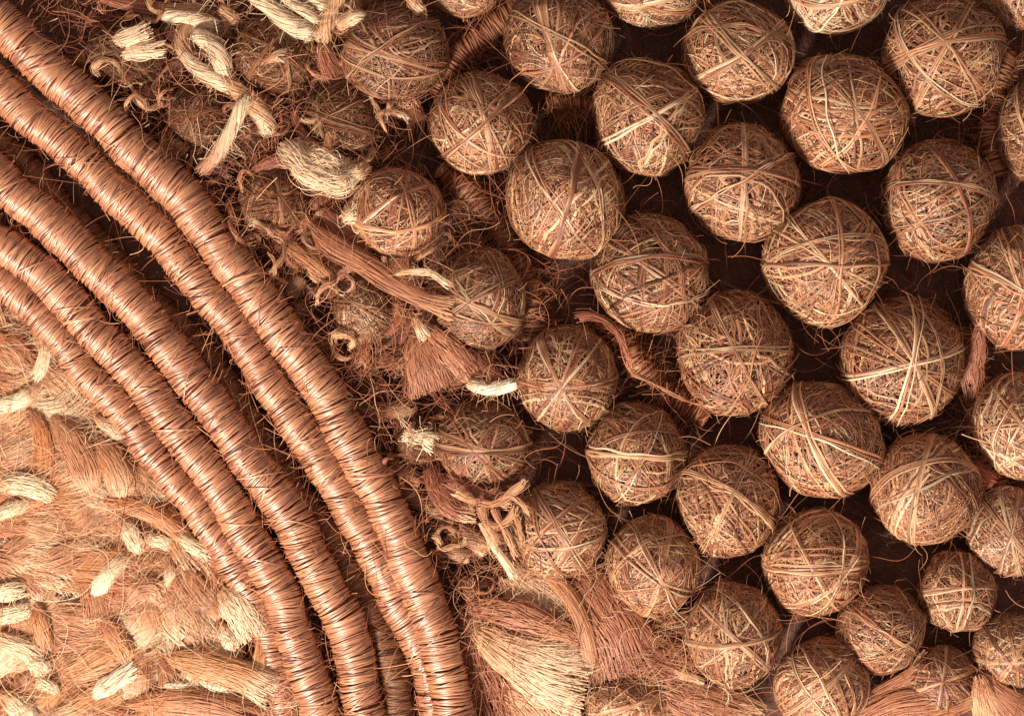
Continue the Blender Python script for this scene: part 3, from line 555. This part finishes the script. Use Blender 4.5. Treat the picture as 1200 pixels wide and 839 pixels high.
for i, (dx, sc) in enumerate([(0, 1.0), (5, 1.12), (9, 1.25)]):
    lock('fibre_ring', ['inner ring of brown fibre round the nested small ball', 'middle ring of brown fibre round the nested small ball', 'outer ring of brown fibre sagging below the nested small ball'][i], 'fibre loop',
         [(426 + 42*sc*math.cos(a), 358 + 48*sc*math.sin(a) + dx*.6, 34 - 5*i + 5*math.sin(3*a)) for a in np.linspace(-2.9, 0.9, 9)[::-1] + [0, .9, .6][i]], [(0,2),(.5,4),(1,2)], 34, [RUST, BROWN, RUST][i], TAN, wavy=2.0, tip=.6)
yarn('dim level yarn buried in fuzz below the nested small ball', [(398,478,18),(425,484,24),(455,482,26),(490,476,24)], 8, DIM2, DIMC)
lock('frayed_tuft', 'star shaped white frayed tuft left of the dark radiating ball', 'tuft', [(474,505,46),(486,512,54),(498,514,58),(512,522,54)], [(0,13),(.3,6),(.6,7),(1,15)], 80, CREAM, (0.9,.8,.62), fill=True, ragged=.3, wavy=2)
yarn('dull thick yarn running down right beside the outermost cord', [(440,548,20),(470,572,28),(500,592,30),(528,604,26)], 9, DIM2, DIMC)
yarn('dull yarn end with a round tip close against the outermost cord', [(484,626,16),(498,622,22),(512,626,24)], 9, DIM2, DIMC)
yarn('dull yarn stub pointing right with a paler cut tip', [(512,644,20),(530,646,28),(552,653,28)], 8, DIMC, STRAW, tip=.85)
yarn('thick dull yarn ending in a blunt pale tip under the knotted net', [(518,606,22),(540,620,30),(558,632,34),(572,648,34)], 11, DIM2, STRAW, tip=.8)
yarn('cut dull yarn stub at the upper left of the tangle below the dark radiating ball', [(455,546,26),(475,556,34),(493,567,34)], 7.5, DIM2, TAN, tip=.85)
lock('fibre_stick', 'straight cream sliver slanting down below the knotted net', 'sliver', [(563,612,76),(576,636,74),(590,656,70),(605,678,62)], [(0,3),(.6,4.5),(1,6.5)], 40, STRAW, CREAM, tip=.35, wavy=.4)
# knotted pale net between the dark radiating ball and the inverted V ball
net = [([(560,588),(578,590),(602,576),(618,560)],3.5),([(562,590),(566,606),(574,620),(584,640)],3),([(576,592),(586,612),(598,634),(606,655)],2.6),([(564,612),(582,616),(598,606),(606,592)],3),([(580,592),(594,582),(612,590),(624,610)],2.6),([(600,600),(608,618),(612,640)],2),([(560,588),(545,582),(530,574)],4)]
rn = np.random.default_rng(91); netst = Strands()
for p, r_ in net: bundle(netst, [(x, y, 80) for x, y in p], [(0,r_*1.3),(.5,r_),(1,r_*1.3)], 34, rn, TAN, STRAW, tip=.5, tipw=.5, flat=.5, wavy=2.0, sw=(.5,1.1), ragged=.2)
o = netst.build('fibre_net', M_WOOL, org=W(560,588,0)); o['label'] = 'knotted net of pale fibre stretched left of the inverted V banded ball'; o['category'] = 'fibre net'
lock('fibre_lock', 'sweeping pale edged lock curving into the knotted net from upper left', 'lock', [(502,548,40),(515,575,52),(532,596,58),(560,606,62)], [(0,8),(.5,14),(1,8)], 110, RUST, STRAW, ragged=.3, wavy=2)
lock('fibre_lock', 'frayed brown lock draped from the dark radiating ball to the net', 'lock', [(520,560,56),(545,572,66),(572,586,72),(600,592,74)], [(0,10),(.5,8),(1,5)], 80, RUST, STRAW, ragged=.3, wavy=2)
# lower centre
lock('fibre_lock', 'pale satin lock hanging under the net beside the cream sliver', 'lock', [(592,668,34),(615,690,38),(645,715,38),(672,748,30)], [(0,16),(.5,34),(1,26)], 340, STRAW, (.82,.60,.42), tip=.3, tipw=.3, flat=.3, wavy=2.5, ragged=.4, fuzz=160, sw=(.7,1.4))
lock('fibre_lock', 'reddish lock folded over the big pale satin fan', 'lock', [(548,712,36),(590,716,52),(635,730,58),(684,752,50)], [(0,4),(.25,13),(.5,15),(.8,9),(1,6)], 300, (.44,.18,.10), TAN, tip=.7, tipw=.3, flat=.4, wavy=3, ragged=.3, fuzz=160)
lock('fibre_lock', 'big pale satin fan of combed fibre at the bottom, left of the reddish hank', 'lock', [(554,738,34),(595,764,46),(642,786,50),(690,797,40)], [(0,7),(.3,22),(.65,38),(1,46)], 1100, STRAW, (.82,.60,.42), tip=.45, tipw=.35, flat=.28, wavy=2.6, ragged=.45, fuzz=320, sw=(.7,1.5), m=22)
lock('fibre_lock', 'lower fold of the pale satin fan running off the bottom edge', 'lock', [(580,800,24),(615,820,32),(645,850,34),(665,900,28)], [(0,14),(.5,34),(1,44)], 420, STRAW, CREAM, tip=.5, tipw=.3, flat=.3, wavy=3, ragged=.4, fuzz=160, sw=(.7,1.5))
lock('fibre_lock', 'soft rust lock curling between the outermost cord and the pale satin fan', 'lock', [(560,690,20),(556,730,28),(565,775,28),(585,830,24),(600,880,20)], [(0,4),(.3,22),(.5,26),(1,40)], 340, RUST, TAN, flat=.4, wavy=6, ragged=.5, fuzz=200)
lock('fibre_hank', 'wide reddish hank hanging below the inverted V banded ball', 'hank', [(664,660,30),(694,700,44),(724,748,44),(745,805,26)], [(0,24),(.3,32),(.7,40),(1,48)], 560, (.42,.165,.09), RUST, flat=.35, wavy=3, ragged=.45, fuzz=260, sw=(.7,1.5))
lock('fibre_hank', 'slim lighter hank along the right edge of the pale satin fan', 'hank', [(640,668,46),(668,700,56),(686,740,58),(696,790,44)], [(0,8),(.5,9),(1,10)], 90, TAN, ROSE, flat=.4)
lock('fibre_lock', 'matted rosy fibre spreading right of the reddish hank', 'lock', [(700,748,26),(740,770,34),(780,782,34),(830,800,26)], [(0,24),(.5,30),(1,30)], 480, (.42,.17,.09), RUST, flat=.4, wavy=8, ragged=.6, fuzz=260, fill=True)
lock('fibre_lock', 'dark bristly fringe under the ball with pointed sides', 'lock', [(720,715,22),(750,732,26),(790,735,26),(830,720,22)], [(0,12),(.5,14),(1,12)], 120, RUST, TAN, wavy=5, ragged=.4, fill=True)
lock('fibre_lock', 'rosy lock at the bottom edge between the half buried ball and the ribbed ball', 'lock', [(770,800,26),(800,818,32),(840,832,34),(890,850,30)], [(0,14),(.5,26),(1,30)], 220, ROSE, STRAW, flat=.4, wavy=2.5, ragged=.3)
lock('fibre_lock', 'short cream sliver lying on the rosy matted fibre under the split band ball', 'lock', [(770,776,40),(800,790,44),(826,800,42)], [(0,3),(.5,6),(1,3)], 40, STRAW, CREAM)
lock('fibre_lock', 'rose lock running along the bottom edge below the egg shaped ball', 'lock', [(1010,838,28),(1045,812,36),(1075,790,44),(1090,765,40)], [(0,22),(.4,16),(1,9)], 200, ROSE, STRAW, flat=.4, wavy=2, ragged=.2)
lock('fibre_lock', 'wide band of rosy fibre covering the bottom of the shaggy reddish ball', 'lock', [(1000,850,30),(1050,830,44),(1110,822,52),(1165,800,44)], [(0,14),(.5,22),(1,12)], 260, ROSE, STRAW, flat=.4, wavy=2, ragged=.25)
lock('fibre_lock', 'pale silky wedge spreading down below the bright star ball', 'lock', [(1148,790,60),(1152,812,56),(1158,835,48),(1162,870,40)], [(0,6),(.4,16),(1,26)], 200, TAN, STRAW, flat=.3, tip=.3, wavy=1.5, ragged=.35)
lock('fibre_lock', 'rust red lock beneath the bright star ball in the lower right corner', 'lock', [(1152,792,52),(1172,815,52),(1198,838,46),(1225,865,40)], [(0,6),(.4,18),(1,32)], 200, ROSE, None, flat=.3, wavy=1)
lock('fibre_lock', 'twisted rosy lock dangling beside the tall pale ball near the right edge', 'lock', [(1148,378,56),(1146,405,48),(1140,440,36),(1138,475,26)], [(0,6),(.3,9),(.6,12),(1,7)], 110, RUST, RUST, tip=.3, wavy=3.5, ragged=.4)
yarn('rosy red yarn end lying in the gap below the pale flap ball', [(1138,545,26),(1150,556,32),(1164,568,32)], 10, (0.55,0.17,0.10))
lock('fibre_lock', 'loose double strand looping off the top of the ball gripped by white yarn', 'lock', [(672,374,106),(695,370,104),(722,388,84),(742,438,44)], [(0,5),(.5,1.4),(1,1.2)], 26, RUST, TAN, wavy=2.5)
lock('fibre_lock', 'taut loose strand bridging the fuzzy reddish cord to the left edge banded round ball', 'lock', [(735,436,52),(770,452,58),(805,470,58),(830,476,54)], [(0,1.2),(.5,1),(1,.8)], 10, TAN, None)

# ------------------------------------------------------------------ shaggy pile, lower left
EDGE = [(-60,275),(12,345),(50,390),(104,455),(162,522),(220,600),(268,665),(303,730),(320,790),(340,900)]
ex = np.array([e[0] for e in EDGE]); ey = np.array([e[1] for e in EDGE])
def in_pile(x, y, mrg=0): return y > np.interp(x, ex, ey) + mrg and x < 345 - mrg
def pile():
    rng = np.random.default_rng(314)
    # soft mound of felt under the locks
    nx, ny = 60, 70; Vs = []
    X, Y = np.meshgrid(np.linspace(-120, 365, nx), np.linspace(300, 980, ny))
    for x, y in zip(X.ravel(), Y.ravel()):
        d = (y - np.interp(x, ex, ey)) * .7; d = min(d, (360 - x) * 1.0)
        Vs.append(W(x, y, 16 * float(smooth(np.array(d), -20, 60)) - 14 + 3 * math.sin(x / 17 + math.sin(y / 23)) * math.sin(y / 19)))
    i = np.arange(nx * ny).reshape(ny, nx)
    F = np.stack([i[:-1, :-1], i[1:, :-1], i[1:, 1:], i[:-1, 1:]], -1).reshape(-1, 4)
    o = grid_object('felt_ground', np.array(Vs), F, M_FELT); o['kind'] = 'structure'
    st = Strands(); k = 0
    for layer, (cnt, zc) in enumerate([(200, 14), (240, 22), (230, 30)]):
        c = 0
        while c < cnt:
            x, y = rng.uniform(-60, 350), rng.uniform(340, 900)
            if not in_pile(x, y, 6): continue
            c += 1
            fl = -math.pi / 4 + .5 * math.sin(x / 80 + 1) + .6 * math.cos(y / 90) + (1.2 if y > 700 else 0) * (1 if x < 160 else -.2)
            a = fl + rng.normal(0, .38); L = rng.uniform(55, 135); cv = rng.normal(0, .5)
            pts = []
            xx, yy = x - math.cos(a) * L / 2, y + math.sin(a) * L / 2
            for q in range(4):
                pts.append((xx, yy, zc + 9 * math.sin(math.pi * q / 3) + rng.normal(0, 2)))
                xx += math.cos(a) * L / 3; yy -= math.sin(a) * L / 3; a += cv * .5
            if not all(in_pile(p[0], p[1], -16) for p in pts): continue
            w = rng.uniform(6, 22)
            cols = [(TAN, CREAM), (STRAW, CREAM), ((.55,.21,.10), TAN), ((.58,.25,.11), STRAW), (TAN, STRAW), (RUST, TAN), ((.6,.3,.14), CREAM)]
            pn = math.sin(x / 33 + 2 * math.sin(y / 51)) + math.sin(y / 37 + 1.5 * math.sin(x / 44)) + rng.normal(0, .5)     # patches of dyed and undyed wool
            c0, c1 = cols[3] if pn < -1.1 else cols[2] if pn < -.75 else cols[6] if pn < -.2 else cols[0] if pn < .35 else cols[4] if pn < .8 else cols[1] if pn < 1.3 else (CREAM, (.88, .74, .52))
            bundle(st, pts, [(0, w * .3), (.4, w), (.8, w * 1.3), (1, w * rng.uniform(1, 2.2))], int(40 + w * 5), rng, c0, c1, tip=rng.uniform(.55, .95), tipw=.2,
                   flat=rng.uniform(.12, .28), sw=(.45, 1.0), ragged=rng.uniform(.2, .6), wavy=rng.uniform(1, 3.2), m=11, fill=True, coljit=.10)
    o = st.build('wool_pile', M_WOOL, stuff=True); o['label'] = 'shaggy pile of matted tan, orange and cream wool filling the lower left'; o['category'] = 'wool pile'
pile()
def pile_veil():
    rng = np.random.default_rng(77); n = 2300; m = 16; c = []
    while len(c) < n:
        x, y = rng.uniform(-40, 345), rng.uniform(360, 890)
        if in_pile(x, y, 2): c.append(W(x, y, rng.uniform(26, 50)))
    c = np.array(c); t = np.linspace(0, 1, m); fl = -.7 + 1.3 * np.sin(c[:, 0] / 47 + 1.3 * np.sin(c[:, 1] / 39)) 
    L = rng.uniform(25, 95, n); ang = (fl + rng.normal(0, .3, n))[:, None] + rng.normal(0, 1.3, (n, 1)) * t + wob(rng, n, t, .25, (5, 9))
    P = np.zeros((n, m, 3)); st_ = (L / m)[:, None]; P[..., 0] = np.cumsum(np.cos(ang) * st_, 1); P[..., 1] = np.cumsum(np.sin(ang) * st_, 1); P[..., 2] = 5 * np.sin(math.pi * t)
    P += c[:, None]; N = np.zeros_like(P); N[..., 2] = 1; w = rng.uniform(.3, .6, n); st = Strands()
    st.add(P, N, w, w * .4, mixcol(rng, n, [CREAM, STRAW, TAN, (0.58, .25, .12)], [2, 3, 3, 2], .15))
    o = st.build('wool_veil', M_WOOL, stuff=True); o['label'] = 'fine wispy hairs lying over the shaggy pile'; o['category'] = 'wool hairs'
pile_veil()
WG = 'cream wool ends standing out of the shaggy pile'
def wl(label, pts, w, n=60, c0=STRAW, c1=CREAM, z=41, **kw):
    kw.setdefault('tip', .3); kw.setdefault('ragged', .1); kw.setdefault('wavy', .8); kw.setdefault('flat', .5)
    n = int(n * 2.2); kw['ragged'] = max(kw['ragged'], .3); kw['wavy'] = max(kw['wavy'], 1.8); w = w * 1.15
    lock('wool_lock', label, 'wool lock', [(x, y, z + 5 * math.sin(math.pi * i / (len(pts) - 1))) for i, (x, y) in enumerate(pts)], [(0, w * .25), (.3, w * .9), (.75, w), (1, w * (.8 + .5 * math.sin(LOCK[0])))], n, c0, c1, group=WG, fuzz=22, sw=(.5, 1.1), **kw)
WHITE = (0.88, 0.74, 0.52)
wl('curved cream lock at the left edge just under the innermost cord, upper arc', [(46,392),(54,408),(48,430),(36,446)], 6.5, 60)
wl('cream lower arc sweeping to the left edge beneath the upper arc', [(44,446),(34,462),(16,472),(-12,478)], 8, 80, c1=WHITE)
wl('slim cream lock beside the innermost cord, above the matted middle', [(110,486),(122,498),(134,506),(144,514)], 5, 46)
wl('leaning cream lock like a fallen petal at the middle of the pile', [(152,652),(136,664),(122,680),(108,700)], 8, 90, c1=WHITE, tip=.1)
wl('pale patch of wool above the fallen petal lock', [(140,606),(150,620),(158,636),(164,650)], 8, 80, c1=CREAM)
wl('short pale patch right of the fallen petal lock top', [(168,630),(178,632),(192,636),(200,642)], 6, 50)
wl('cream lock pointing down right toward the innermost cord', [(200,624),(216,634),(232,644),(246,654)], 6, 60, c1=WHITE)
wl('brightest white lock near the bottom, slanting up to the right', [(108,818),(122,806),(140,794),(160,780)], 9, 100, c1=(0.92,.82,.64), tip=.1)
wl('thin level white sliver near the bottom', [(190,804),(202,803),(214,803),(226,803)], 3, 30, c1=(0.9,.8,.6), tip=.1)
wl('thin white sliver falling right, beside the level one', [(230,796),(244,801),(258,806),(272,810)], 3, 30, c1=(0.9,.8,.6), tip=.1)
wl('stubby cream lock pointing down near the loop of fibres', [(256,728),(262,740),(270,752),(278,762)], 7, 70)
wl('rounded pale tuft at the left edge, uppermost of the three', [(-16,698),(0,695),(16,692),(32,688)], 9, 80, c1=WHITE)
wl('rounded pale tuft at the left edge, middle of the three', [(-16,724),(0,722),(18,718),(36,712)], 8, 80, c1=WHITE)
wl('long pale lock at the left edge, lowest of the three, tip bent down', [(-16,746),(8,752),(28,760),(48,772)], 9, 90, c1=CREAM)
wl('bright blob of wool near the left edge above the corner', [(32,776),(40,778),(48,782),(56,788)], 9, 80, c1=WHITE, tip=.1)
wl('pale lock below the bright blob, pointing right', [(34,798),(46,800),(58,804),(68,812)], 6, 60, c1=WHITE)
wl('wide cream lock in the bottom left corner', [(0,812),(14,822),(28,836),(40,856)], 12, 110, c1=WHITE)
wl('reddish flat lock at the centre of the pile floor', [(118,726),(132,742),(144,760),(150,778)], 10, 110, c0=(.55,.22,.105), c1=(.62,.30,.15))
wl('reddish lock at the left of the pile, folded upright', [(44,706),(46,724),(50,742),(54,764)], 9, 90, c0=(.55,.22,.105), c1=(.62,.30,.15))
wl('red orange lock curving down under the slim cream lock', [(30,478),(46,500),(52,528),(48,556)], 8, 90, c0=ROSE, c1=(0.6,.24,.1))
wl('long orange lock running right beneath the innermost cord', [(120,585),(150,592),(185,606),(215,630)], 8, 100, c0=(0.55,.21,.09), c1=(0.6,.26,.12))
wl('broad pale lock rising from the left edge at half height', [(-10,572),(14,566),(40,570),(66,582)], 11, 120, c1=WHITE)
wl('pale lock crossing under the broad one to the left edge', [(-12,606),(6,600),(20,594),(34,588)], 6, 60, c1=WHITE)
wl('loop of pale hair curling round a hollow right of centre', [(196,650),(200,668),(192,690),(176,702)], 3.5, 50, c0=TAN, c1=CREAM, wavy=2)
wl('fan of fine parallel pale hairs sweeping right below the hollow', [(196,736),(215,742),(238,736),(258,724)], 8, 60, c0=TAN, c1=CREAM, sw=None) if False else None
wl('round translucent pouch of combed wool at the right of the pile', [(150,706),(164,692),(180,690),(196,706)], 11, 120, c0=TAN, c1=STRAW, tip=.6)
wl('downy cream patch squeezed against the innermost cord', [(258,690),(272,705),(286,724),(298,748)], 16, 170, c0=STRAW, c1=CREAM, tip=.2, wavy=2.5)
wl('wide satin lock flowing toward the lowest part of the innermost cord', [(196,770),(236,778),(280,790),(322,812)], 16, 190, c0=(0.6,.3,.14), c1=CREAM, tip=.8)
wl('orange satin lock along the bottom edge of the pile', [(150,826),(200,822),(250,828),(310,846)], 14, 170, c0=(0.55,.22,.09), c1=TAN)
wl('broad tan lock combed down through the upper pile', [(60,488),(82,516),(98,545),(108,580)], 17, 200, c0=TAN, c1=STRAW, tip=.8)
wl('second tan lock combed down beside it nearer the cord', [(112,512),(128,536),(140,560),(146,588)], 15, 180, c0=TAN, c1=STRAW, tip=.6)

# ------------------------------------------------------------------ loose fuzz over the cloth
def fluff():
    rng = np.random.default_rng(808); st = Strands(); k = 0
    bx = np.array([60, 203, 302, 372, 443, 492, 530]); by = np.array([40, 220, 352, 447, 578, 690, 830])
    while k < 190:
        x, y = rng.uniform(60, 640), rng.uniform(-10, 850)
        if x < np.interp(y, by, bx) + 22: continue
        lim = 470 if y < 250 else (560 if y < 560 else (620 if y < 690 else 640))
        if x > lim: continue
        k += 1; a = rng.uniform(-1.6, .8) if y < 560 else rng.uniform(-1.6, -.2); L = rng.uniform(25, 80); cv = rng.normal(0, .6); pts = []; z0 = rng.uniform(6, 30)
        for q in range(4):
            pts.append((x, y, z0 + 8 * math.sin(q))); x += math.cos(a) * L / 3; y -= math.sin(a) * L / 3; a += cv
        w = rng.uniform(2.5, 10); c0 = [RUST, BROWN, ROSE, TAN, (.26, .09, .05)][rng.choice(5, p=[.32, .22, .12, .08, .26])]
        bundle(st, pts, [(0, w * .3), (.5, w), (1, w * rng.uniform(.8, 2.4))], int(18 + w * 4), rng, c0, [TAN, RUST, STRAW][rng.choice(3, p=[.45, .47, .08])], tip=.85, flat=.35, sw=(.5, 1.1), ragged=rng.uniform(.3, .8), wavy=rng.uniform(2, 6), m=11, fill=True, coljit=.15)
    k = 0
    while k < 110:
        x, y = rng.uniform(90, 620), rng.uniform(0, 700)
        if x < np.interp(y, by, bx) + 30 or x > (460 if y < 250 else 600 if y > 540 else 540): continue
        k += 1; a = rng.uniform(0, 6.28); z0 = rng.uniform(24, 62); pts = []; cv = rng.choice([-1, 1]) * rng.uniform(.5, 1.3); L = rng.uniform(8, 17)
        for q in range(5):
            pts.append((x, y, z0 + 6 * math.sin(q * 1.3))); x += math.cos(a) * L; y -= math.sin(a) * L; a += cv + rng.normal(0, .4)
        w = rng.uniform(.8, 2.6)
        bundle(st, pts, [(0, w * .5), (.5, w), (1, w * 1.8)], int(10 + w * 7), rng, [TAN, RUST, STRAW, DIMC][rng.choice(4, p=[.3, .3, .15, .25])], [STRAW, CREAM, TAN][rng.choice(3)], tip=.7, tipw=.3, flat=.7, sw=(.5, 1.1), ragged=.35, wavy=1.6, m=16, fill=True)
    o = st.build('matted_fluff', M_WOOL, stuff=True); o['label'] = 'matted brown wool fluff filling the hollow right of the outermost cord'; o['category'] = 'wool fluff'
fluff()
cx_ = np.array([0, 70, 203, 302, 372, 443, 492, 528, 545]); cy_ = np.array([40, 92, 220, 352, 447, 578, 690, 810, 900])
def right_of_cords(x, y): return x > np.interp(y, cy_, cx_) + 10
hair_field('cloth_fuzz', 15000, (-4, 9), right_of_cords, 8, [BROWN, (.24,.11,.075), (.30,.13,.08)], [4, 4, 2], 'dark downy fibres matted over the brown cloth', (10, 45), (.4, .9))
hair_field('stray_hairs', 700, (16, 75), right_of_cords, 9, [RUST, BROWN, TAN], [3, 2, 1], 'long reddish stray hairs crossing the gaps between the balls', (30, 130), (.4, .8), 14)
hair_field('tangled_fuzz', 1900, (4, 44), lambda x, y: right_of_cords(x, y) and x < 640 - .0 * y and (x < 470 or y > 250), 10, [RUST, BROWN, TAN, ROSE], [3, 2, 1, 1], 'tangle of reddish brown fibre between the outermost cord and the balls', (20, 80), (.5, 1.1), 12)

hair_field('peach_wisps', 750, (30, 60), lambda x, y: not (x < 700 and y > 740 and (x + y) % 3 < 2.4) and 545 < x < 850 and 655 < y < 880 and y > 940 - x * .42 and not (790 < x and y < 770), 12, [CREAM, STRAW, TAN, ROSE], [2, 3, 3, 2], 'fine peach wisps brushed over the pale fibre at bottom centre', (20, 85), (.25, .5), 12)
hair_field('brown_wisps', 1500, (30, 78), lambda x, y: right_of_cords(x, y) and x < 600 and (x < 450 or y > 250) and y < 700, 13, [RUST, BROWN, TAN, STRAW], [4, 3, 2, 1], 'fine brown wisps veiling the half buried balls beside the cords', (15, 70), (.3, .65), 12)
